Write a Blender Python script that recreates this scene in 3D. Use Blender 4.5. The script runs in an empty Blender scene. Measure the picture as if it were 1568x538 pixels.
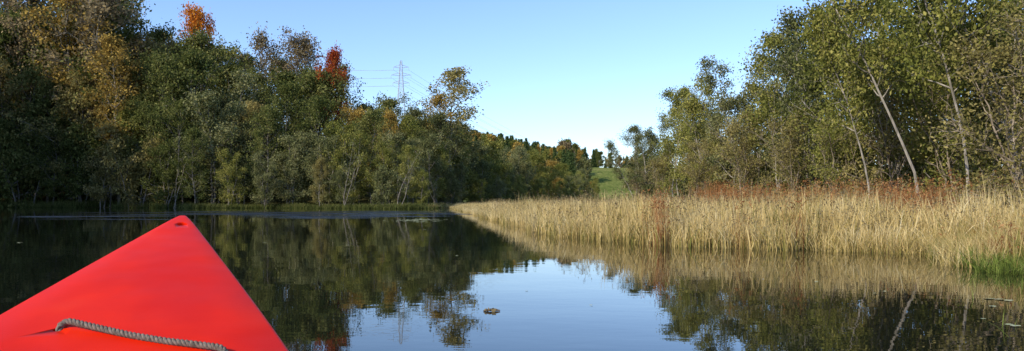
import bpy, math, random
import numpy as np
from mathutils import Vector
rng = np.random.default_rng(7)
random.seed(7)
sc = bpy.context.scene
H_EYE = 0.8
F = 1200.0
def X(px, d): return (px-784)/F*d
def Z(py, d): return H_EYE-(py-308)/F*d

# ------------------------------------------------------------------ utils
def link(o, parent=None):
    sc.collection.objects.link(o)
    if parent: o.parent = parent
    return o
def empty(name):
    e = bpy.data.objects.new(name, None); e.empty_display_size = .1
    return link(e)
def mesh_np(name, V, Q, mats, mi=None, shade=None, smooth=False):
    V = np.asarray(V, dtype=np.float32); Q = np.asarray(Q, dtype=np.int32)
    me = bpy.data.meshes.new(name)
    n = len(Q)
    me.vertices.add(len(V)); me.vertices.foreach_set('co', V.ravel())
    me.loops.add(n*4); me.loops.foreach_set('vertex_index', Q.ravel())
    me.polygons.add(n)
    me.polygons.foreach_set('loop_start', np.arange(n, dtype=np.int32)*4)
    me.polygons.foreach_set('loop_total', np.full(n, 4, dtype=np.int32))
    for m in mats: me.materials.append(m)
    if mi is not None: me.polygons.foreach_set('material_index', np.asarray(mi, dtype=np.int32))
    me.polygons.foreach_set('use_smooth', np.full(n, smooth, dtype=bool))
    if shade is not None:
        a = me.attributes.new('shade', 'FLOAT', 'FACE')
        a.data.foreach_set('value', np.asarray(shade, dtype=np.float32))
    me.update(calc_edges=True); me.validate()
    return me
class B:
    def __init__(s): s.V=[]; s.Q=[]; s.M=[]; s.S=[]; s.n=0
    def add(s, V, Q, m=0, sh=0.5):
        V=np.asarray(V,dtype=float).reshape(-1,3); Q=np.asarray(Q,dtype=int).reshape(-1,4)
        s.V.append(V); s.Q.append(Q+s.n); s.n+=len(V)
        s.M.append(np.full(len(Q),m)); s.S.append(np.broadcast_to(np.asarray(sh,dtype=float),(len(Q),)).copy())
    def tube(s, P, R, k=5, m=0, sh=0.5):
        P=np.asarray(P,dtype=float); n=len(P); R=np.broadcast_to(R,(n,))
        T=np.gradient(P,axis=0); T/= (np.linalg.norm(T,axis=1,keepdims=True)+1e-9)
        ref=np.array([0,0,1.]) if abs(T[0,2])<.8 else np.array([1.,0,0])
        A=np.cross(T,ref); A/=(np.linalg.norm(A,axis=1,keepdims=True)+1e-9); Bn=np.cross(T,A)
        an=np.arange(k)/k*2*np.pi
        V=P[:,None,:]+R[:,None,None]*(np.cos(an)[None,:,None]*A[:,None,:]+np.sin(an)[None,:,None]*Bn[:,None,:])
        i=np.arange(n-1)[:,None]*k; j=np.arange(k)[None,:]; j2=(j+1)%k
        Q=np.stack([i+j,i+j2,i+k+j2,i+k+j],-1)
        s.add(V.reshape(-1,3),Q.reshape(-1,4),m,sh)
    def bar(s,a,b,r,m=0): s.tube([a,b],[r,r],4,m)
    def mesh(s,name,mats,smooth=False):
        return mesh_np(name,np.concatenate(s.V),np.concatenate(s.Q),mats,np.concatenate(s.M),np.concatenate(s.S),smooth)

# ------------------------------------------------------------------ materials
def newmat(name):
    m=bpy.data.materials.new(name); m.use_nodes=True
    nt=m.node_tree; nt.nodes.clear()
    return m,nt,nt.nodes,nt.links
def ramp(N,stops):
    r=N.new('ShaderNodeValToRGB'); e=r.color_ramp.elements
    while len(e)>1: e.remove(e[-1])
    e[0].position=stops[0][0]; e[0].color=(*stops[0][1],1)
    for p,c in stops[1:]:
        x=e.new(p); x.color=(*c,1)
    return r
def math_(N,L,op,a,b):
    n=N.new('ShaderNodeMath'); n.operation=op
    for i,v in enumerate((a,b)):
        if hasattr(v,'links'): L.new(v,n.inputs[i])
        else: n.inputs[i].default_value=v
    return n.outputs[0]
def leafmat(name, stops, trans=.35, rnd=.35, tint=None):
    m,nt,N,L=newmat(name)
    at=N.new('ShaderNodeAttribute'); at.attribute_name='shade'
    oi=N.new('ShaderNodeObjectInfo')
    v=math_(N,L,'MULTIPLY_ADD',oi.outputs['Random'],rnd)
    v.node.inputs[2].default_value=-rnd/2
    f=math_(N,L,'ADD',at.outputs['Fac'],v)
    r=ramp(N,stops); L.new(f,r.inputs[0])
    d=N.new('ShaderNodeBsdfDiffuse'); t=N.new('ShaderNodeBsdfTranslucent'); mx=N.new('ShaderNodeMixShader')
    L.new(r.outputs[0],d.inputs[0]); L.new(r.outputs[0],t.inputs[0]); mx.inputs[0].default_value=trans
    L.new(d.outputs[0],mx.inputs[1]); L.new(t.outputs[0],mx.inputs[2])
    o=N.new('ShaderNodeOutputMaterial'); L.new(mx.outputs[0],o.inputs[0])
    return m
def barkmat(name,c1,c2,scale=6):
    m,nt,N,L=newmat(name)
    tc=N.new('ShaderNodeTexCoord'); mp=N.new('ShaderNodeMapping'); mp.inputs['Scale'].default_value=(1,1,.35)
    no=N.new('ShaderNodeTexNoise'); no.inputs['Scale'].default_value=scale; no.inputs['Detail'].default_value=4
    L.new(tc.outputs['Object'],mp.inputs[0]); L.new(mp.outputs[0],no.inputs[0])
    r=ramp(N,[(.35,c1),(.65,c2)]); L.new(no.outputs[0],r.inputs[0])
    d=N.new('ShaderNodeBsdfDiffuse'); L.new(r.outputs[0],d.inputs[0])
    o=N.new('ShaderNodeOutputMaterial'); L.new(d.outputs[0],o.inputs[0])
    return m
def princ(name,col,rough=.5,**k):
    m,nt,N,L=newmat(name); p=N.new('ShaderNodeBsdfPrincipled')
    p.inputs['Base Color'].default_value=(*col,1); p.inputs['Roughness'].default_value=rough
    for a,b in k.items(): p.inputs[a].default_value=b
    o=N.new('ShaderNodeOutputMaterial'); L.new(p.outputs[0],o.inputs[0]); return m

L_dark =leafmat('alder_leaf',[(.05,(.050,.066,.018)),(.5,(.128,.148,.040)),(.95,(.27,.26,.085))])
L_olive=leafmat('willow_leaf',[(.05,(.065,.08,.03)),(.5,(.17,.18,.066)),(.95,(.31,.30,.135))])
L_right=leafmat('alder_leaf_sunny',[(.05,(.085,.098,.022)),(.5,(.205,.215,.048)),(.95,(.39,.35,.10))])  # yellow-green alder; in the left forest it puts sunlight into the leaf colour
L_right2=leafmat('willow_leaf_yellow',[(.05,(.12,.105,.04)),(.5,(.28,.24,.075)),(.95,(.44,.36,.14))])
L_yel  =leafmat('birch_leaf_autumn',[(.1,(.18,.12,.03)),(.5,(.42,.28,.065)),(.9,(.56,.40,.11))])
L_brn  =leafmat('twiggy_leaf',[(.1,(.11,.085,.05)),(.5,(.26,.20,.10)),(.9,(.38,.29,.15))])
L_orng =leafmat('maple_leaf_orange',[(.1,(.36,.10,.015)),(.5,(.60,.19,.025)),(.9,(.66,.31,.05))])
L_red  =leafmat('maple_leaf_red',[(.1,(.15,.02,.015)),(.5,(.34,.05,.025)),(.9,(.44,.13,.03))])
L_spr  =leafmat('spruce_needle',[(.1,(.03,.052,.02)),(.5,(.06,.092,.03)),(.9,(.10,.135,.05))],trans=.1)
L_reed =leafmat('reed_straw',[(.0,(.18,.19,.045)),(.15,(.36,.29,.09)),(.38,(.59,.44,.175)),(.7,(.75,.59,.28)),(1,(.84,.72,.42))],trans=.35,rnd=.25)
L_rust =leafmat('rust_weed',[(.1,(.17,.07,.03)),(.5,(.38,.17,.065)),(.9,(.50,.31,.14))],trans=.3)
L_grass=leafmat('green_grass',[(.1,(.09,.12,.025)),(.5,(.20,.26,.05)),(.9,(.36,.38,.12))],trans=.35)
bark   =barkmat('grey_bark',(.12,.105,.085),(.28,.25,.21))
bark_p =barkmat('pale_bark',(.19,.17,.135),(.40,.355,.295))
bark_t =barkmat('twig_bark',(.16,.125,.085),(.32,.26,.19))
bark_d =barkmat('dead_wood',(.15,.13,.10),(.32,.28,.23))

# ------------------------------------------------------------------ terrain
LX=[-400,-150,0,150,300,450,600,650]; LD=[100,98,96,95,87,87,80,81]
W=[(-70,-260),(-52,-30),(-52,20),(-60,50),(-66,80)]
W+=[(X(a,b),b) for a,b in zip(LX[2:],LD[2:])]+[(-7.0,89)]
EDGE=[(690,319),(705,323),(720,327),(745,334),(770,341),(800,350),(830,358),(865,363),(900,367),(950,371.5),(1000,375),(1050,378),(1100,380),(1150,382),(1200,383.5),(1300,386),(1440,389)]
RE=[(X(a,960/(b-308)),960/(b-308)) for a,b in EDGE]
W+=RE+[(6.0,10.6),(5.4,9.6),(5.15,9.0),(5.5,8.5),(6.3,8.2),(9,5),(14,-2),(20,-25),(30,-260)]
W=np.array(W)
def sdf(P,poly=W):
    # negative inside water
    P=np.asarray(P,dtype=float); d=np.full(len(P),1e9); ins=np.zeros(len(P),bool)
    n=len(poly)
    for i in range(n):
        a=poly[i]; b=poly[(i+1)%n]; e=b-a; w=P-a
        t=np.clip((w@e)/(e@e),0,1); q=w-t[:,None]*e
        d=np.minimum(d,(q**2).sum(1))
        c=((a[1]>P[:,1])!=(b[1]>P[:,1]))
        with np.errstate(divide='ignore',invalid='ignore'):
            xx=(b[0]-a[0])*(P[:,1]-a[1])/(b[1]-a[1] if b[1]!=a[1] else 1e-9)+a[0]
        ins^=c&(P[:,0]<xx)
    d=np.sqrt(d); return np.where(ins,-d,d)
def sm(t): t=np.clip(t,0,1); return t*t*(3-2*t)
def height(P):
    P=np.asarray(P,dtype=float).reshape(-1,2); s=sdf(P); x=P[:,0]; y=P[:,1]
    z=np.clip((s-.35)*.15,-.9,.10)
    left=sm((-x-4)/38)
    z+=13*sm((s-1)/48)*left*np.where(s>0,1,0)*(1-.8*sm((y-125)/70))
    r=sm((x-3)/8)*sm((s-6)/14)*.7*sm((120-y)/60)
    z+=r
    z+=11.2*sm((y-150)/100)+8*sm((-x+30)/90)*sm((y-165)/140)
    z+=np.where(s>1,.25*np.sin(x*.31+1)*np.cos(y*.23)+.12*np.sin(x*1.1)*np.sin(y*.9+2),0)*sm((s-1)/10)
    return z
def hz(x,y): return float(height([(x,y)])[0])
na=720; rad=np.concatenate([[0.0],np.geomspace(1.5,3500,190)])
an=np.arange(na)/na*2*np.pi
PX=(rad[:,None]*np.cos(an)).ravel(); PY=(rad[:,None]*np.sin(an)).ravel()
hh=height(np.stack([PX,PY],1))
V=np.stack([PX,PY,hh],1)
i=np.arange(len(rad)-1)[:,None]*na; j=np.arange(na)[None,:]; j2=(j+1)%na
Q=np.stack([i+j,i+na+j,i+na+j2,i+j2],-1).reshape(-1,4)
m,nt,N,L=newmat('ground_soil_grass')
tc=N.new('ShaderNodeTexCoord')
n1=N.new('ShaderNodeTexNoise'); n1.inputs['Scale'].default_value=.09; n1.inputs['Detail'].default_value=6
n2=N.new('ShaderNodeTexNoise'); n2.inputs['Scale'].default_value=1.7; n2.inputs['Detail'].default_value=6
L.new(tc.outputs['Object'],n1.inputs[0]); L.new(tc.outputs['Object'],n2.inputs[0])
s_=math_(N,L,'ADD',n1.outputs[0],n2.outputs[0]); s_=math_(N,L,'MULTIPLY',s_,.5)
rl=ramp(N,[(.38,(.05,.045,.02)),(.5,(.09,.085,.03)),(.62,(.16,.13,.06))])
rm=ramp(N,[(.42,(.11,.14,.035)),(.5,(.17,.20,.05)),(.58,(.27,.25,.085))])
L.new(s_,rl.inputs[0]); L.new(s_,rm.inputs[0])
sx=N.new('ShaderNodeSeparateXYZ'); L.new(tc.outputs['Object'],sx.inputs[0])
mr=N.new('ShaderNodeMapRange'); mr.inputs[1].default_value=120; mr.inputs[2].default_value=150; L.new(sx.outputs[1],mr.inputs[0])
mx=N.new('ShaderNodeMix'); mx.data_type='RGBA'; L.new(mr.outputs[0],mx.inputs[0]); L.new(rl.outputs[0],mx.inputs[6]); L.new(rm.outputs[0],mx.inputs[7])
p=N.new('ShaderNodeBsdfDiffuse'); L.new(mx.outputs[2],p.inputs[0])
bp=N.new('ShaderNodeBump'); bp.inputs['Distance'].default_value=.5; bp.inputs['Strength'].default_value=.8; L.new(n2.outputs[0],bp.inputs['Height']); L.new(bp.outputs[0],p.inputs['Normal'])
o=N.new('ShaderNodeOutputMaterial'); L.new(p.outputs[0],o.inputs[0])
link(bpy.data.objects.new('ground',mesh_np('ground',V,Q,[m],smooth=True)))

# ------------------------------------------------------------------ water
m,nt,N,L=newmat('river_water')
tc=N.new('ShaderNodeTexCoord')
def noise(sc_,det,rot=0,sx_=1,sy_=1):
    mp=N.new('ShaderNodeMapping'); mp.inputs['Scale'].default_value=(sx_,sy_,1); mp.inputs['Rotation'].default_value=(0,0,rot)
    n=N.new('ShaderNodeTexNoise'); n.inputs['Scale'].default_value=sc_; n.inputs['Detail'].default_value=det
    L.new(tc.outputs['Object'],mp.inputs[0]); L.new(mp.outputs[0],n.inputs[0]); return n.outputs[0]
a=math_(N,L,'MULTIPLY',noise(3.2,2,.3,1,1.6),.0006)
b=math_(N,L,'MULTIPLY',noise(.55,1,-.2,1,1.5),.003)
# wind-ruffled zone
sx=N.new('ShaderNodeSeparateXYZ'); L.new(tc.outputs['Object'],sx.inputs[0])
dx=math_(N,L,'DIVIDE',math_(N,L,'ADD',sx.outputs[0],14),14); dy=math_(N,L,'DIVIDE',math_(N,L,'ADD',sx.outputs[1],-50),15)
rr=math_(N,L,'ADD',math_(N,L,'MULTIPLY',dx,dx),math_(N,L,'MULTIPLY',dy,dy))
nn=math_(N,L,'MULTIPLY',noise(.22,4,0,.7,1.5),7)
mk=math_(N,L,'SUBTRACT',math_(N,L,'SUBTRACT',nn,2.9),rr); mk.node.use_clamp=True
c=math_(N,L,'MULTIPLY',math_(N,L,'MULTIPLY',noise(6,3,.1,1,1.4),.16),mk)
h=math_(N,L,'ADD',math_(N,L,'ADD',a,b),c)
bp=N.new('ShaderNodeBump'); bp.inputs['Distance'].default_value=1; bp.inputs['Strength'].default_value=1; L.new(h,bp.inputs['Height'])
p=N.new('ShaderNodeBsdfPrincipled'); p.inputs['Base Color'].default_value=(.008,.010,.006,1); p.inputs['IOR'].default_value=1.34
L.new(math_(N,L,'ADD',math_(N,L,'MULTIPLY',mk,.62),.012),p.inputs['Roughness']); L.new(bp.outputs[0],p.inputs['Normal'])
o=N.new('ShaderNodeOutputMaterial'); L.new(p.outputs[0],o.inputs[0])
link(bpy.data.objects.new('river_water',mesh_np('river_water',[(-160,-260,0),(160,-260,0),(160,140,0),(-160,140,0)],[(0,1,2,3)],[m])))

# ------------------------------------------------------------------ tree generator
def rvec(r,n): 
    v=r.normal(size=(n,3)); return v/np.linalg.norm(v,axis=1,keepdims=True)
def leaves(b,r,C,n,sig,size,m=1,flat=.7,elong=1.7,shv=None):
    C=np.asarray(C); k=len(C)
    sh=r.uniform(.12,.88,k) if shv is None else shv
    P=np.repeat(C,n,0)+r.normal(size=(k*n,3))*np.array([sig,sig,sig*flat])
    s=size*r.uniform(.6,1.35,k*n)[:,None]
    nm=rvec(r,k*n)+np.array([0,0,.45]); nm/=np.linalg.norm(nm,axis=1,keepdims=True)
    t=np.cross(nm,rvec(r,k*n)); t/=np.linalg.norm(t,axis=1,keepdims=True)+1e-9
    q=np.cross(nm,t)
    a=t*s*.5*elong**.5; c=q*s*.5/elong**.5
    V=np.stack([P-a,P-c+a*.1,P+a,P+c+a*.1],1).reshape(-1,3)
    Q=np.arange(k*n*4).reshape(-1,4)
    b.add(V,Q,m,np.clip(np.repeat(sh,n)+r.normal(size=k*n)*.13,0,1))
def limb(r,p,d,L_,n,wob,up):
    P=[np.array(p,dtype=float)]; d=np.array(d,dtype=float)
    for _ in range(n):
        d=d+r.normal(size=3)*wob+np.array([0,0,up]); d/=np.linalg.norm(d)
        P.append(P[-1]+d*L_/n)
    return np.array(P)
def prof_round(t): return (np.sin(np.pi*min(1,max(0,t*.86+.12))))**.7
def prof_low(t): return max(.12,(1-t)**.6*(.75+.25*min(1,t*4)))
def make_tree(name,seed,H,R,t0=.2,nl=26,nleaf=28,sig=.5,size=.25,lean=(0,0),prof=prof_round,mats=None,
              stems=1,rt=.16,sub=5,skip=.12,twigs=0,elev=(15,60),leafy=1.0,spread=.22):
    r=np.random.default_rng(seed); b=B(); C=[]
    for st in range(stems):
        off=np.array([0,0,0.]) if stems==1 else np.array([*(r.normal(size=2)*.35),0])
        ln=np.array(lean,dtype=float)+(r.normal(size=2)*H*spread if stems>1 else r.normal(size=2)*H*.03)
        Hs=H*(1 if st==0 else r.uniform(.65,.97))
        n=10; tt=np.linspace(0,1,n+1)
        P=np.stack([off[0]+ln[0]*tt**1.25,off[1]+ln[1]*tt**1.25,Hs*tt],1)
        w=np.cumsum(r.normal(size=(n+1,2))*H*.010,0); w[0]=0; P[:,:2]+=w
        P[0,2]=-.4
        b.tube(P,rt*(1-.93*tt)*(1 if stems==1 else .8)+.008,7,0)
        for k in range(nl//stems if stems>1 else nl):
            t=t0+(1-t0)*((k+r.uniform(0,1))/(nl/(stems if stems>1 else 1))); t=min(t,.99)
            p=np.array([np.interp(t,tt,P[:,a_]) for a_ in range(3)])
            az=k*2.4+r.uniform(-.5,.5)+st; el=math.radians(np.interp(t,[t0,1],elev)+r.uniform(-12,12))
            Ll=R*prof((t-t0)/(1-t0))*r.uniform(.65,1.2)/(1 if stems==1 else 1.35)
            if r.uniform()<.08: Ll*=1.3
            d=np.array([math.cos(az)*math.cos(el),math.sin(az)*math.cos(el),math.sin(el)])
            Pl=limb(r,p,d,Ll,6,.13,.04)
            r0=rt*(1-.9*t)*.5+.008
            b.tube(Pl,np.linspace(r0,.008,7),4,0)
            ns=max(2,int(sub*r.uniform(.7,1.2)))
            if r.uniform()>skip*.6: C.append(Pl[-1]); 
            for q in range(ns):
                f=r.uniform(.3,1); ii=f*6; i0=int(min(5,ii)); ps=Pl[i0]+(Pl[i0+1]-Pl[i0])*(ii-i0)
                dd=(Pl[i0+1]-Pl[i0]); dd/=np.linalg.norm(dd); dd=dd+rvec(r,1)[0]*.85; dd/=np.linalg.norm(dd)
                L2=Ll*r.uniform(.25,.5)
                P2=limb(r,ps,dd,L2,4,.15,.05)
                b.tube(P2,np.linspace(r0*.4+.004,.004,5),3,0)
                if r.uniform()>skip: C+= [P2[2],P2[4]]
                for w_ in range(twigs):
                    pt=P2[r.integers(1,5)]; P3=limb(r,pt,dd+rvec(r,1)[0]*.9+np.array([0,0,.2]),L2*.6,3,.2,.05)
                    b.tube(P3,np.linspace(.009,.003,4),3,0)
                    if r.uniform()>skip: C.append(P3[3])
    C=np.array(C)
    if leafy<1: C=C[r.uniform(size=len(C))<leafy]
    leaves(b,r,C,nleaf,sig,size)
    return b.mesh(name,mats)
def spruce(name,seed,H,R):
    r=np.random.default_rng(seed); b=B()
    b.tube([(0,0,-.3),(0,0,H)],[.18,.02],5,0)
    C=[];z=H*.06
    while z<H*.985:
        Rz=R*(1-z/H)**.85+.12; k=max(5,int(9*Rz/R+4))
        for q in range(k):
            az=r.uniform(0,6.28); L_=Rz*r.uniform(.75,1.1)
            for f in np.arange(.15,1.01,.45/max(.6,L_)):
                C.append((math.cos(az)*L_*f,math.sin(az)*L_*f,z-.30*L_*f+.1*f*f))
        z+=H*.028
    leaves(b,r,C,5,.17,.34,flat=.5,elong=2.2)
    return b.mesh(name,[bark,L_spr])
# prototypes (meshes only)
P_big=[make_tree('forest_tree_mesh',100+i,16,4.6,t0=.12,nl=34,nleaf=30,sig=.46,size=.23,mats=[bark,L_dark],sub=6) for i in range(4)]
P_ol =[make_tree('willow_mesh',120+i,12,4.2,t0=.05,nl=34,nleaf=30,sig=.42,size=.2,mats=[bark,L_olive],sub=6,stems=3,rt=.13,spread=.12) for i in range(3)]
P_bush=[make_tree('bush_mesh',140+i,5,3.0,t0=.02,nl=28,nleaf=26,sig=.35,size=.17,mats=[bark,L_olive],sub=5,stems=4,rt=.06,prof=prof_low) for i in range(2)]
P_bir=[make_tree('birch_mesh',150+i,18,3.4,t0=.28,nl=34,nleaf=17,sig=.42,size=.22,mats=[bark_p,L_yel],sub=5,skip=.25,twigs=1,rt=.17) for i in range(2)]
P_twg=[make_tree('ash_mesh',160+i,16,4.4,t0=.2,nl=34,nleaf=9,sig=.4,size=.2,mats=[bark_t,L_brn],sub=6,skip=.35,twigs=2,elev=(30,70)) for i in range(2)]
P_dead=[make_tree('dead_alder_mesh',165+i,9,2.2,t0=.35,nl=14,nleaf=4,sig=.3,size=.18,mats=[bark_d,L_olive],sub=4,skip=.5,twigs=1,elev=(20,60),stems=2,rt=.06,lean=(3.0*(-1)**i,-1.5),spread=.12) for i in range(2)]
P_far=[make_tree('far_tree_mesh',180+i,12,3.6,t0=.12,nl=26,nleaf=14,sig=.5,size=.55,mats=[bark_p,L_dark],sub=5,rt=.2) for i in range(2)]
P_spr=[spruce('spruce_mesh',170+i,12,2.3) for i in range(3)]

def place(name,me,x,y,h,proto_h,parent=None,w=1.0,rot=None,leaf=None,z=None):
    o=bpy.data.objects.new(name,me); s=h/proto_h
    o.location=(x,y,(hz(x,y) if z is None else z)-.05); o.scale=(s*w,s*w,s)
    o.rotation_euler=(0,0,random.uniform(0,6.28) if rot is None else rot)
    link(o,parent)
    if leaf is not None:
        o.material_slots[1].link='OBJECT'; o.material_slots[1].material=leaf
    return o
def ip(x,a,b): return float(np.interp(x,a,b))
SKx=[-250,0,60,130,180,205,240,300,345,370,400,440,490,520,545,600,650,700,750,800,850,890,915]
SKy=[-20,-25,-10,-20,8,48,34,34,48,82,82,82,98,114,136,150,166,192,208,228,241,254,278]
SDx=[-400,0,150,300,450,600,650,700,800,900,980]; SDd=[98,96,95,87,87,80,82,96,118,145,165]
forest=empty('distant_forest')
rows=[(1.2,.40,0),(5,.62,1),(10,.80,2),(17,.93,3),(25,1.0,4)]
for off,fr,j in rows:
    px=-230
    while px<912:
        small = px>600
        d=ip(px,SDx,SDd)+off*(.8 if small else 1)+random.uniform(-1.2,1.2)
        x=X(px,d); top=Z(ip(px,SKx,SKy)*1.0,d)
        z0=hz(x,d)
        h=(top)*fr*random.uniform(.80,1.03)-z0
        if j==4: h=top*random.uniform(.84,1.0)-z0
        h=max(4.0,h)
        if j==0:
            me,ph=random.choice([(P_ol,12),(P_ol,12),(P_bush,5),(P_big,16)])
        elif j<3: me,ph=random.choice([(P_ol,12),(P_big,16),(P_big,16)])
        else: me,ph=random.choice([(P_big,16),(P_big,16),(P_big,16),(P_ol,12)] )
        if small: me,ph=random.choice([(P_ol,12),(P_ol,12),(P_big,16)])
        lf=None; u=random.random()
        if small: lf=L_right if u<.55 else (L_yel if u>.95 else L_olive)  # mostly the brighter leaf: sunlight on these trees is put into their colour
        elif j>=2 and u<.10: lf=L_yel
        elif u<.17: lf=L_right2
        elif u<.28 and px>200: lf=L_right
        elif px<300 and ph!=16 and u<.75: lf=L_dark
        wd=random.uniform(.75,1.1)
        if me is P_bush: wd=.7
        if small: wd=random.uniform(.8,1.05)
        place('forest_tree',random.choice(me),x,d,h,ph,forest,wd,leaf=lf)
        px+=(1200*random.uniform(2.8,4.2)/d if not small else 1200*random.uniform(2.4,3.4)/d)
for px,h in [(262,8),(520,7),(602,6),(668,6)]:
    d=ip(px,SDx,SDd)+.3; place('dead_alder',random.choice(P_dead),X(px,d),d,h,9,forest,1,rot=random.uniform(-.6,.6))
# off-frame trees along the left shore (cast the shade seen on the left bank)
for k in range(14):
    y=random.uniform(60,92); x=np.interp(y,[-30,20,50,80,96],[-52,-52,-60,-66,-66])-random.uniform(2,14)
    place('forest_tree',random.choice(P_big),x,y,random.uniform(18,24),16,forest,1.1)
# named individual trees on the left skyline
def sk(name,me,ph,px,py,d,w=1,leaf=None):
    x=X(px,d); z0=hz(x,d); return place(name,me,x,d,Z(py,d)-z0,ph,None,w,leaf=leaf)
sk('birch_tree',P_bir[0],18,142,-22,102,1.1,L_brn)
sk('birch_tree',P_bir[1],18,112,-12,104,1.0,L_yel)
sk('maple_tree',P_big[2],16,312,28,113,.62,L_orng)
sk('maple_tree',P_big[3],16,510,90,103,.5,L_red)
sk('ash_tree',P_twg[0],16,405,64,108,1.0)
sk('ash_tree',P_twg[1],16,435,68,108,1.0)
sk('ash_tree',P_twg[0],16,462,76,108,1.0)
sk('birch_tree',P_bir[0],18,686,114,104,1.3,L_right2)
sk('birch_tree',P_bir[1],18,662,152,102,.9,L_yel)
sk('birch_tree',P_bir[1],18,60,-8,106,1.0,L_brn)
sk('birch_tree',P_bir[0],18,182,70,97,1.0,L_yel)

# far ridge
ridge=empty('far_spruce_forest')
for k in range(330):
    px=random.uniform(540,905); d=random.uniform(190,330)
    top=ip(px,[540,640,740,800,850,905],[165,175,200,213,224,240])
    x=X(px,d); z0=hz(x,d); h=random.uniform(8,12.5)
    if z0+h>Z(top-3,d): h=Z(top+random.uniform(0,6),d)-z0
    if h<4: continue
    if random.random()<.7: place('spruce',random.choice(P_spr),x,d,h,12,ridge,random.uniform(.9,1.2))
    else: place('far_tree',random.choice(P_far),x,d,h*.85,12,ridge,.9,leaf=random.choice([L_yel,L_right,L_olive]))
far=empty('distant_tree_row')
for k in range(60):
    px=random.uniform(858,1010); d=random.uniform(246,280); x=X(px,d)
    py=ip(px,[862,870,885,905,925,945,960,1010],[217,215,224,226,234,234,238,243])+random.uniform(0,14)
    h=max(3.5,Z(py,d)-hz(x,d)); u=random.random()
    if u<.25: place('spruce',random.choice(P_spr),x,d,h,12,far,1.2)
    else: place('far_tree',random.choice(P_far),x,d,h*.95,12,far,random.uniform(.7,1.1),leaf=random.choice([L_yel,L_dark,L_right2,L_dark,L_brn]))

# ------------------------------------------------------------------ right bank trees
RT=[make_tree('alder_mesh',200+i,9,2.9,t0=.14,nl=30,nleaf=31,sig=.27,size=.108,mats=[bark_p,L_right],sub=6,twigs=2,
    stems=3,rt=.07,skip=.22,spread=.13,elev=(25,65)) for i in range(4)]
RW=[make_tree('willow_mesh',220+i,7,2.8,t0=.05,nl=36,nleaf=13,sig=.24,size=.09,mats=[bark_t,L_right2],sub=6,twigs=3,
    stems=4,rt=.045,skip=.3,spread=.16,elev=(30,70)) for i in range(3)]
RL=[make_tree('leaning_alder_mesh',240+i,8.5,1.9,t0=.45,nl=24,nleaf=28,sig=.26,size=.11,mats=[bark_p,L_right],sub=5,twigs=2,
    rt=.06,skip=.25,lean=(-3.8-.5*i,-.6),elev=(20,60)) for i in range(2)]
RDx=[960,1040,1130,1250,1400,1568,1750]; RDd=[68,50,38,30,24,20,18]
RSx=[960,985,1010,1040,1085,1115,1135,1170,1200,1250,1290,1400,1568,1750]
RSy=[215,190,170,136,130,120,80,48,25,12,-10,-60,-100,-130]
px=974
while px<1740:
    d=ip(px,RDx,RDd)+random.uniform(0,3); x=X(px,d); h=Z(ip(px,RSx,RSy)+random.uniform(-6,10 if px<1150 else 34),d)-hz(x,d)
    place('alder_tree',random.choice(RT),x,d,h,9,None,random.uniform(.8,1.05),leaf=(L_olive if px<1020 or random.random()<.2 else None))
    px+=1200*random.uniform(1.5,2.2)/d
px=985
while px<1800:
    d=ip(px,RDx,RDd)+random.uniform(4,9); x=X(px,d); h=Z(ip(px,RSx,RSy)+random.uniform(10,60),d)-hz(x,d)
    place('alder_tree' ,random.choice(RT),x,d,h,9,None,random.uniform(.9,1.2),leaf=(L_right2 if random.random()<.35 else None))
    px+=1200*random.uniform(2.4,3.4)/d
und=empty('undergrowth')
px=990
while px<1900:
    d=ip(px,RDx,RDd)+random.uniform(9,16); x=X(px,d)
    place('undergrowth_bush',random.choice(P_bush),x,d,random.uniform(3.2,4.6),5,und,1.1,leaf=random.choice([L_olive,L_right,L_brn]))
    px+=1200*random.uniform(2.2,3)/d
px=985
while px<1740:   # twiggy willows in front
    d=ip(px,RDx,RDd)-random.uniform(.5,3); x=X(px,d)
    h=(308-ip(px,RSx,RSy))/F*d*random.uniform(.45,.78)
    place('willow_bush',random.choice(RW),x,d,max(2.5,min(6.0,h)),7,None,random.uniform(.9,1.25),leaf=random.choice([L_right2,L_brn,L_right2,L_right]))
    px+=1200*random.uniform(1.5,2.5)/d
place('willow_bush',RW[1],X(1590,15.5),15.5,4.6,7,None,1.1,leaf=L_right2)
for px,d,i,s in [(1335,22.5,0,5.6),(1415,20.5,1,7.2),(1485,18.5,0,6.8),(1575,17.5,1,7.4)]:
    o=place('alder_tree',RL[i],X(px,d),d,s,8.5,None,.75,rot=random.uniform(-.25,.25))

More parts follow.
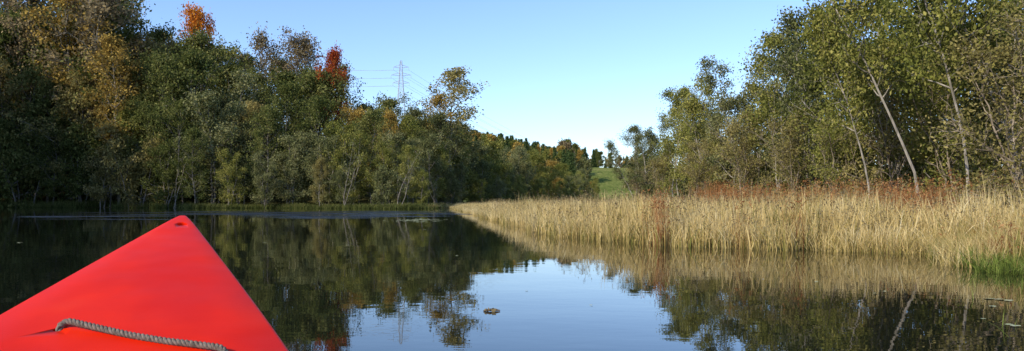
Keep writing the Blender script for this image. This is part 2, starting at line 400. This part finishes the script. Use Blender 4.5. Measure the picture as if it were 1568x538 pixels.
# ------------------------------------------------------------------ reeds
def blades(seed,n,h0,h1,w,size=1.0,mats=None,lean=.10,droop=.25,heads=0.0,base=.0,cen=.5,dfrac=.4,gr=.13):
    r=np.random.default_rng(seed); b=B()
    x=r.uniform(-size/2,size/2,n); y=r.uniform(-size/2,size/2,n); h=r.uniform(h0,h1,n)*np.where(r.uniform(size=n)<.25,r.uniform(.4,.9,n),1)
    az=r.uniform(0,6.28,n); ln=np.abs(r.normal(size=n))*lean*h; dr=r.uniform(0,droop,n)*h*(r.uniform(size=n)<dfrac)
    wa=r.uniform(0,6.28,n); ww=w*r.uniform(.5,1.4,n)
    T=np.array([0,.35,.7,1.0]); Wd=np.array([1,.95,.7,.08])
    dirx,diry=np.cos(az),np.sin(az)
    V=np.zeros((n,4,2,3))
    for k,t in enumerate(T):
        o_=ln*t**1.6+dr*max(0,t-.5)*2*.9
        cx=x+dirx*o_; cy=y+diry*o_; cz=h*t-dr*max(0,t-.6)*1.0-.06
        for q,sg in enumerate((-1,1)):
            V[:,k,q,0]=cx+sg*np.cos(wa)*ww*Wd[k]/2; V[:,k,q,1]=cy+sg*np.sin(wa)*ww*Wd[k]/2; V[:,k,q,2]=cz
    ids=np.arange(n*8).reshape(n,4,2)
    Q=np.stack([ids[:,:-1,0],ids[:,:-1,1],ids[:,1:,1],ids[:,1:,0]],-1).reshape(-1,4)
    shb=np.clip(r.normal(size=n)*.2+cen,0.02,1)
    green=r.uniform(size=n)<gr
    sh=np.stack([np.where(green,.05,shb*.62),np.where(green,.12,shb*.95),shb],1).ravel()
    b.add(V.reshape(-1,3),Q,0,sh)
    nh=int(n*heads)
    if nh:
        idx=r.choice(n,nh,replace=False)
        C=np.stack([x[idx]+dirx[idx]*ln[idx],y[idx]+diry[idx]*ln[idx],h[idx]*.97-.06],1)
        leaves(b,r,C,5,.022,.035,m=1 if len(mats)>1 else 0,flat=2.2,elong=3)
    return b.mesh('reed_patch',mats)
RP=[blades(300+i,310,.58,.95,.012,1.0,[L_reed,L_brn],heads=.05,lean=.2,droop=.5,dfrac=.5,cen=[.58,.5,.64,.42,.55][i]) for i in range(5)]
RU=[blades(320+i,130,.7,1.3,.011,1.2,[L_rust,L_rust],heads=.5,lean=.16) for i in range(3)]
RY=[blades(330+i,180,.65,1.12,.012,1.3,[L_reed,L_brn],heads=.2,cen=.48,lean=.18,droop=.4) for i in range(3)]
reeds=empty('reed_bed')
pts=np.stack([rng.uniform(-9,26,40000),rng.uniform(8,98,40000)],1)
S=sdf(pts); edge=np.array(RE)
def dist_edge(P):
    d=np.full(len(P),1e9)
    for a,b in zip(edge[:-1],edge[1:]):
        e=b-a; w=P-a; t=np.clip((w@e)/(e@e),0,1); q=w-t[:,None]*e; d=np.minimum(d,np.sqrt((q**2).sum(1)))
    return d
DE=dist_edge(pts)
cell={}
def ok(x,y,r):
    k=(int(x/1.0),int(y/1.0))
    for a in (-1,0,1):
        for b_ in (-1,0,1):
            for q in cell.get((k[0]+a,k[1]+b_),()):
                if (q[0]-x)**2+(q[1]-y)**2<r*r: return False
    cell.setdefault(k,[]).append((x,y)); return True
cnt=0
zs=height(pts)
for (x,y),s,de,z in zip(pts,S,DE,zs):
    if s<.25 or de>13 or y<12.3: continue
    if x>0 and abs(x/y)>.72: continue
    spac=.55 if de<4 else .85
    if y>45: spac=.95
    if not ok(x,y,spac): continue
    nz=math.sin(x*.8+1.3+.4*math.sin(y*.5))*math.cos(y*.3+.4)
    rustp=.0 if de<2.6 else (.10 if de<5.5 else .38)
    if y>40: rustp*=.3
    u=random.random()
    me=random.choice(RU) if u<rustp*(.8+1.2*nz) else (random.choice(RY) if u<rustp+.3 and de>1 else random.choice(RP))
    o=bpy.data.objects.new('reed_clump',me); far_s=np.interp(y,[14,20,30,50,90],[1.0,.95,.85,.72,.60])
    k=far_s*random.uniform(.76,1.12)*(1.0+.16*math.sin(x*1.7)*math.sin(y*1.1))*(.72 if de<.8 else 1)*.95
    if me in RU and de<5: k*=.85
    o.location=(x,y,min(max(z,-.02),.10)); o.scale=(1,1,k); o.rotation_euler=(0,0,random.uniform(0,6.28)); link(o,reeds); cnt+=1
print('reeds',cnt)
# rust-coloured tall weeds at the edge and behind
weeds=empty('dry_weeds')
WE=[blades(340+i,26,.8,1.2,.010,.55,[L_rust,L_rust],heads=1.0,lean=.16) for i in range(2)]
for px,py in [(1002,376),(1010,375.5),(1018,376),(1008,370),(1012,374),(1135,381),(1215,383)]:
    d=960/(py-308); o=bpy.data.objects.new('weed_clump',random.choice(WE)); o.location=(X(px,d),d,.0); o.rotation_euler=(0,0,random.random()*6); o.scale=(.6,.6,.9); link(o,weeds)
for k in range(140):
    px=random.choice([random.uniform(985,1700),random.gauss(1180,50),random.gauss(1320,60)]); d=ip(px,RDx,RDd)-random.uniform(.5,6); o=bpy.data.objects.new('weed_clump',random.choice(WE+RU))
    x=X(px,d); o.location=(x,d,hz(x,d)-.03); o.rotation_euler=(0,0,random.random()*6); s=random.uniform(.6,1.15); o.scale=(1,1,s); link(o,weeds)
# shore grass on the left bank
sh_g=empty('shore_grass')
SG=[blades(350+i,160,.5,1.0,.03,1.8,[L_dark,L_brn],heads=.1,lean=.3) for i in range(2)]
for k in range(300):
    px=random.uniform(-60,900); d=ip(px,SDx,SDd)+random.uniform(-.3,5 if px<280 else 1.5); x=X(px,d)
    if sdf(np.array([(x,d)]))[0]<0: continue
    o=bpy.data.objects.new('grass_clump',random.choice(SG)); o.location=(x,d,hz(x,d)-.02); o.rotation_euler=(0,0,random.random()*6)
    s=random.uniform(.25,1.0)*(1.2 if px<280 else .8); o.scale=(1.2,1.2,s); link(o,sh_g)
# green tussock at the right
tus=empty('grass_tussock')
TG=[blades(360+i,420,.15,.46,.008,.6,[L_grass],lean=.5,droop=.5) for i in range(2)]
TY=[blades(370+i,320,.2,.55,.008,.7,[L_reed],lean=.4,droop=.5,cen=.36) for i in range(2)]
TR=[blades(375+i,200,.2,.5,.008,.7,[L_rust,L_rust],lean=.4,droop=.5,cen=.3,heads=.1) for i in range(1)]
for k in range(170):
    x=random.uniform(5.1,9.2); y=random.uniform(8.4,12.6)
    s=sdf(np.array([(x,y)]))[0]
    if s<.05: continue
    g=(s<.9 and x<6.0 and random.random()<.45)
    o=bpy.data.objects.new('tussock_clump',random.choice(TG if g else TY+TY+TR)); o.location=(x,y,max(0,min(.1,(s-.35)*.15))); o.rotation_euler=(0,0,random.random()*6)
    o.scale=(1,1,(.75 if s<.5 else 1)*random.uniform(.7,1.15)); link(o,tus)

# ------------------------------------------------------------------ floating things
def pad(b,x,y,r,z=.004,m=0,sh=.5,sq=1.0):
    n=8; a=np.arange(n)/n*6.283+random.random()
    V=[(x+r*math.cos(t)*sq,y+r*math.sin(t),z+random.uniform(-.001,.004)) for t in a]
    b.add(V,[(0,1,2,3),(0,3,4,7),(4,5,6,7)],m,sh)
b=B()
for k in range(170):
    px=random.gauss(640,18); py=random.gauss(337.5,1.5); d=960/(max(py,331)-308); pad(b,X(px,d),d,random.uniform(.04,.10),sh=random.uniform(.4,1))
L_pad=leafmat('lily_pad_leaf',[(.1,(.12,.15,.06)),(.9,(.38,.40,.25))],trans=0)
link(bpy.data.objects.new('lily_pads',b.mesh('lily_pads',[L_pad])))
b=B()
for px,py,r in [(405,372,.03),(538,374,.04),(533,376,.03),(1530,459,.03),(1545,461,.025),(1515,458,.03),(1520,470,.02),(1555,500,.025),(1545,498,.02),(650,352,.04),(700,392,.02),(1340,450,.012),(1355,447,.012),(1250,432,.015),(30,372,.04),(806,446,.010),(905,468,.010),(1505,489,.015)]:
    d=960/(py-308); pad(b,X(px,d),d,r,sh=random.uniform(.5,1),sq=1.4)
link(bpy.data.objects.new('floating_leaves',b.mesh('floating_leaves',[L_pad])))
# driftwood piece with caught leaves
b=B(); d=960/(477-308); cx=X(752,d)
b.tube([(cx-.055,d,.004),(cx-.01,d-.01,.012),(cx+.03,d+.01,.010),(cx+.065,d+.005,.005)],[.005,.010,.009,.004],7,0)
b.tube([(cx-.01,d,.010),(cx+.01,d+.05,.014),(cx+.03,d+.08,.006)],[.005,.004,.002],5,0)
leaves(b,np.random.default_rng(5),[(cx-.03,d,.008),(cx+.02,d-.01,.012)],4,.010,.03,m=1,flat=.3)
link(bpy.data.objects.new('driftwood',b.mesh('driftwood',[barkmat('wet_bark',(.05,.04,.03),(.16,.12,.08),30),L_brn])))
ws=empty('water_grass')
WG=blades(380,14,.08,.26,.005,.7,[L_grass],lean=.9,droop=.6)
for px,py in [(1545,437),(1560,445),(1565,465),(1560,505),(1480,420)]:
    d=960/(py-308); o=bpy.data.objects.new('stem_clump',WG); o.location=(X(px,d),d,-.03); o.rotation_euler=(0,0,random.random()*6); link(o,ws)

# ------------------------------------------------------------------ pylon and wires
steel=princ('galvanised_steel',(.50,.51,.53),.5,Metallic=0.0)
pd=330; pxc=X(614,pd); zt=Z(93,pd); z0=hz(pxc,pd); b=B()
def sec(z):
    t=(z-z0)/(zt-z0); return np.interp(t,[0,.62,1],[3.2,1.15,.35])
lv=list(np.linspace(z0,zt,15))
cs=[(-1,-1),(1,-1),(1,1),(-1,1)]
for a_,c_ in zip(lv[:-1],lv[1:]):
    wa,wc=sec(a_),sec(c_)
    for k in range(4):
        p=cs[k]; q=cs[(k+1)%4]
        b.bar((pxc+p[0]*wa,pd+p[1]*wa,a_),(pxc+p[0]*wc,pd+p[1]*wc,c_),.085)
        b.bar((pxc+p[0]*wa,pd+p[1]*wa,a_),(pxc+q[0]*wc,pd+q[1]*wc,c_),.04)
        b.bar((pxc+q[0]*wa,pd+q[1]*wa,a_),(pxc+p[0]*wc,pd+p[1]*wc,c_),.04)
        b.bar((pxc+p[0]*wc,pd+p[1]*wc,c_),(pxc+q[0]*wc,pd+q[1]*wc,c_),.04)
tips=[]
for zy,wd in [(103,3.2),(115,4.2),(127,3.4)]:
    z=Z(zy,pd)
    for sg in (-1,1):
        tp=(pxc+sg*wd,pd,z); tips.append(tp)
        for yy in (-.6,.6):
            b.bar((pxc+sg*.5,pd+yy,z+.9),tp,.06); b.bar((pxc+sg*.5,pd+yy,z-.3),tp,.06)
        b.bar(tp,(tp[0],tp[1],tp[2]-1.2),.07)
link(bpy.data.objects.new('power_pylon',b.mesh('power_pylon',[steel])))
b=B()
for (tx,ty,tz) in tips:
    for ex,ey,ez,sag in [(tx+150,760,tz-26,9),(tx-90,ty-40,tz+4,4)]:
        t=np.linspace(0,1,24)[:,None]; P=np.array([[tx,ty,tz-1.2]])*(1-t)+np.array([[ex,ey,ez]])*t; P[:,2]-=(4*sag*t*(1-t)).ravel()
        b.tube(P,.042,3)
link(bpy.data.objects.new('power_lines',b.mesh('power_lines',[steel])))

# ------------------------------------------------------------------ canoe
canoe=empty('red_canoe')
th_=math.radians(15.3)
T=np.array([-.756,1.80]); ax=np.array([math.sin(th_),-math.cos(th_)]); nv=np.array([math.cos(th_),math.sin(th_)])
Lc=4.9
def wid(u):
    uu=min(u,Lc-u) if u>Lc/2 else u
    a=.322*uu+.006*(1-math.exp(-uu/.02)); return a/(1+(a/.45)**4)**.25
def sheer(u):
    uu=min(u,Lc-u) if u>Lc/2 else u
    if uu<.9: return .7625-.255*uu
    t=min(1,(uu-.9)/1.3); return .533-.255*1.3*(t-t*t/2)*.85
def wpt(u,v,z): q=T+ax*u+nv*v; return (q[0],q[1],z)
def keel(u):
    uu=min(u,Lc-u); return .70-.80*(1-math.exp(-(uu/.20)**1.1)) if uu<1.5 else -.10
m,nt,N,L=newmat('red_plastic')
tc=N.new('ShaderNodeTexCoord'); n1=N.new('ShaderNodeTexNoise'); n1.inputs['Scale'].default_value=7; n1.inputs['Detail'].default_value=7
L.new(tc.outputs['Object'],n1.inputs[0]); r_=ramp(N,[(.35,(.66,.013,.002)),(.62,(.76,.020,.003)),(.8,(.80,.034,.008))]); L.new(n1.outputs[0],r_.inputs[0])
p=N.new('ShaderNodeBsdfPrincipled'); L.new(r_.outputs[0],p.inputs['Base Color']); p.inputs['Specular IOR Level'].default_value=.14; p.inputs['IOR'].default_value=1.3
n2=N.new('ShaderNodeTexNoise'); n2.inputs['Scale'].default_value=420; n2.inputs['Detail'].default_value=2; L.new(tc.outputs['Object'],n2.inputs[0])
n3=N.new('ShaderNodeTexNoise'); n3.inputs['Scale'].default_value=5; L.new(tc.outputs['Object'],n3.inputs[0])
mr=N.new('ShaderNodeMapRange'); mr.inputs[3].default_value=.30; mr.inputs[4].default_value=.5; L.new(n1.outputs[0],mr.inputs[0]); L.new(mr.outputs[0],p.inputs['Roughness'])
bp=N.new('ShaderNodeBump'); bp.inputs['Distance'].default_value=.0006; bp.inputs['Strength'].default_value=.35; L.new(n2.outputs[0],bp.inputs['Height'])
bp2=N.new('ShaderNodeBump'); bp2.inputs['Distance'].default_value=.010; bp2.inputs['Strength'].default_value=.7; L.new(n3.outputs[0],bp2.inputs['Height']); L.new(bp2.outputs[0],bp.inputs['Normal']); L.new(bp.outputs[0],p.inputs['Normal'])
o=N.new('ShaderNodeOutputMaterial'); L.new(p.outputs[0],o.inputs[0]); red=m
us=np.concatenate([[.012,.02,.03,.045,.07],np.linspace(.1,Lc-.1,70),[Lc-.07,Lc-.045,Lc-.03,Lc-.012]])
def hull(inset,name):
    V=[];nc=17
    for u in us:
        w=max(.002,wid(u)-inset); zs_=sheer(u)-(.004 if inset==0 else .007); zk=keel(u)+inset
        zk=min(zk,zs_-.012)
        for k in range(nc):
            th=math.pi*k/(nc-1); c=math.cos(th); s=math.sin(th)
            v=w*math.copysign(abs(c)**.55,c); z=zs_-(zs_-zk)*(s**.8)
            V.append(wpt(u,v,z))
    n=len(us); i=np.arange(n-1)[:,None]*nc; j=np.arange(nc-1)[None,:]
    Q=np.stack([i+j,i+nc+j,i+nc+j+1,i+j+1],-1).reshape(-1,4)
    link(bpy.data.objects.new(name,mesh_np(name,V,Q,[red],smooth=True)),canoe)
hull(0,'hull'); hull(.008,'hull_inner')
CR=.005
def deck(name,u_end,flip,hole):
    ul=[0,.003,.007,.014,.025,.04,.06,.08]+list(np.linspace(.11,u_end,22)); V=[]
    for u in ul:
        uu=Lc-u if flip else u
        w=max(.006,(wid(u)+.006)) if u>.002 else .004
        e_=min(.007,w*.45)
        vs=[-w,-w+e_*.12,-w+e_*.45,-w+e_]+[ (w-e_)*q for q in (-.66,-.33,0,.33,.66)]+[w-e_,w-e_*.45,w-e_*.12,w]
        for v in vs:
            ed=max(0,1-(w-abs(v))/e_); s=v/w
            z=sheer(u)+.006+CR*min(1,u*3)*(1-s*s)-.007*(1-math.sqrt(max(0,1-ed*ed)))
            if u<.007: z-=.005*(1-u/.007)**2
            V.append(wpt(uu,v,z))
    nc=13
    n=len(ul); i=np.arange(n-1)[:,None]*nc; j=np.arange(nc-1)[None,:]
    Q=np.stack([i+j,i+nc+j,i+nc+j+1,i+j+1],-1).reshape(-1,4)
    if flip: Q=Q[:,::-1]
    ob=bpy.data.objects.new(name,mesh_np(name,V,Q,[red],smooth=True)); link(ob,canoe)
    so=ob.modifiers.new('s','SOLIDIFY'); so.thickness=.012; so.offset=-1
    if hole:
        cuts=[]
        for (u,v,rr_) in hole:
            q=wpt(u,v,sheer(u))
            bpy.ops.mesh.primitive_cylinder_add(radius=rr_,depth=.12,vertices=28,location=q); c=bpy.context.object
            c.rotation_euler=(.24,0,0)
            bm=ob.modifiers.new('b','BOOLEAN'); bm.object=c; bm.operation='DIFFERENCE'; bm.solver='EXACT'; cuts.append(c)
        dg=bpy.context.evaluated_depsgraph_get(); me=bpy.data.meshes.new_from_object(ob.evaluated_get(dg))
        ob.modifiers.clear(); ob.data=me
        for c in cuts: bpy.data.objects.remove(c)
    return ob
def unproj(px_,py_):
    k=(py_-308)/F; Y=.482/(.247+k); return np.array([X(px_,Y),Y])
def uv(px_,py_):
    q=unproj(px_,py_)-T; return q@ax,q@nv
r1=uv(90,509); r2=uv(347,531); hl=uv(279,347)
deck('bow_deck',1.0,False,[(hl[0],hl[1],.011),(r1[0],r1[1],.007),(r2[0],r2[1],.007)])
deck('stern_deck',.5,True,None)
# gunwale rails
b=B()
for sg in (-1,1):
    b.tube([wpt(u,sg*(wid(u)+.002),sheer(u)) for u in np.linspace(.98,Lc-.48,50)],.012,8)
link(bpy.data.objects.new('gunwales',b.mesh('gunwales',[red],True)),canoe)
# rope: three twisted strands
ctrl=[(90,509,-.03),(91,508,.004),(104,505.5,.009),(135,509,.007),(200,516,.004),(255,520.5,.004),(310,524,.006),(338,528,.009),(347,531,.004),(348,532,-.03)]
cp=[]
for a_,c_,dz in ctrl:
    u,v=uv(a_,c_); w=wid(u)+.006; cp.append((*wpt(u,v,0)[:2],sheer(u)+.006+CR*(1-(v/w)**2)+dz))
cp=np.array(cp); s_=np.concatenate([[0],np.cumsum(np.linalg.norm(np.diff(cp,axis=0),axis=1))])
tt=np.linspace(0,s_[-1],420); C=np.stack([np.interp(tt,s_,cp[:,k]) for k in range(3)],1)
for _ in range(60):
    C[1:-1]=(C[:-2]+2*C[1:-1]+C[2:])/4
Tg=np.gradient(C,axis=0); Tg/=np.linalg.norm(Tg,axis=1,keepdims=True)
A=np.cross(Tg,[0,0,1.]); A/=np.linalg.norm(A,axis=1,keepdims=True)+1e-9; Bn=np.cross(Tg,A)
b=B()
for k in range(3):
    ph=tt/.021*2*np.pi+k*2.094
    b.tube(C+.0027*(np.cos(ph)[:,None]*A+np.sin(ph)[:,None]*Bn),.0028,7)
link(bpy.data.objects.new('rope_handle',b.mesh('rope',[barkmat('rope_fibre',(.09,.075,.06),(.23,.19,.155),300)],True)),canoe)

# ------------------------------------------------------------------ light, sky, camera
az=(-.74,-.67); el=math.radians(29); nrm=math.hypot(*az)
sd=Vector((az[0]/nrm*math.cos(el),az[1]/nrm*math.cos(el),math.sin(el)))
sun=bpy.data.lights.new('sun','SUN'); sun.energy=5.0; sun.angle=math.radians(.5); sun.color=(1,.91,.76)
so=bpy.data.objects.new('sun',sun); so.rotation_euler=sd.to_track_quat('Z','Y').to_euler(); link(so)
w=bpy.data.worlds.new('World'); sc.world=w; w.use_nodes=True; nt=w.node_tree
bg=nt.nodes['Background']; sky=nt.nodes.new('ShaderNodeTexSky'); sky.sky_type='NISHITA'; sky.sun_disc=False
sky.sun_elevation=el; sky.sun_rotation=math.atan2(az[0],az[1])%(2*math.pi)
sky.air_density=1.0; sky.dust_density=.3; sky.ozone_density=1.0
mu=nt.nodes.new('ShaderNodeMix'); mu.data_type='RGBA'; mu.blend_type='MULTIPLY'; mu.inputs[0].default_value=1; mu.inputs[7].default_value=(1.08,1.24,1.62,1)
nt.links.new(sky.outputs[0],mu.inputs[6]); nt.links.new(mu.outputs[2],bg.inputs[0]); bg.inputs[1].default_value=.15
cam=bpy.data.cameras.new('camera'); co=bpy.data.objects.new('camera',cam); link(co)
co.location=(0,0,H_EYE); co.rotation_euler=(math.radians(90),0,0)
cam.sensor_width=36; cam.lens=36*F/1568; cam.shift_y=39/1568; cam.clip_end=6000; cam.clip_start=.05
sc.camera=co
sc.view_settings.view_transform='Standard'; sc.view_settings.look='None'; sc.view_settings.exposure=0
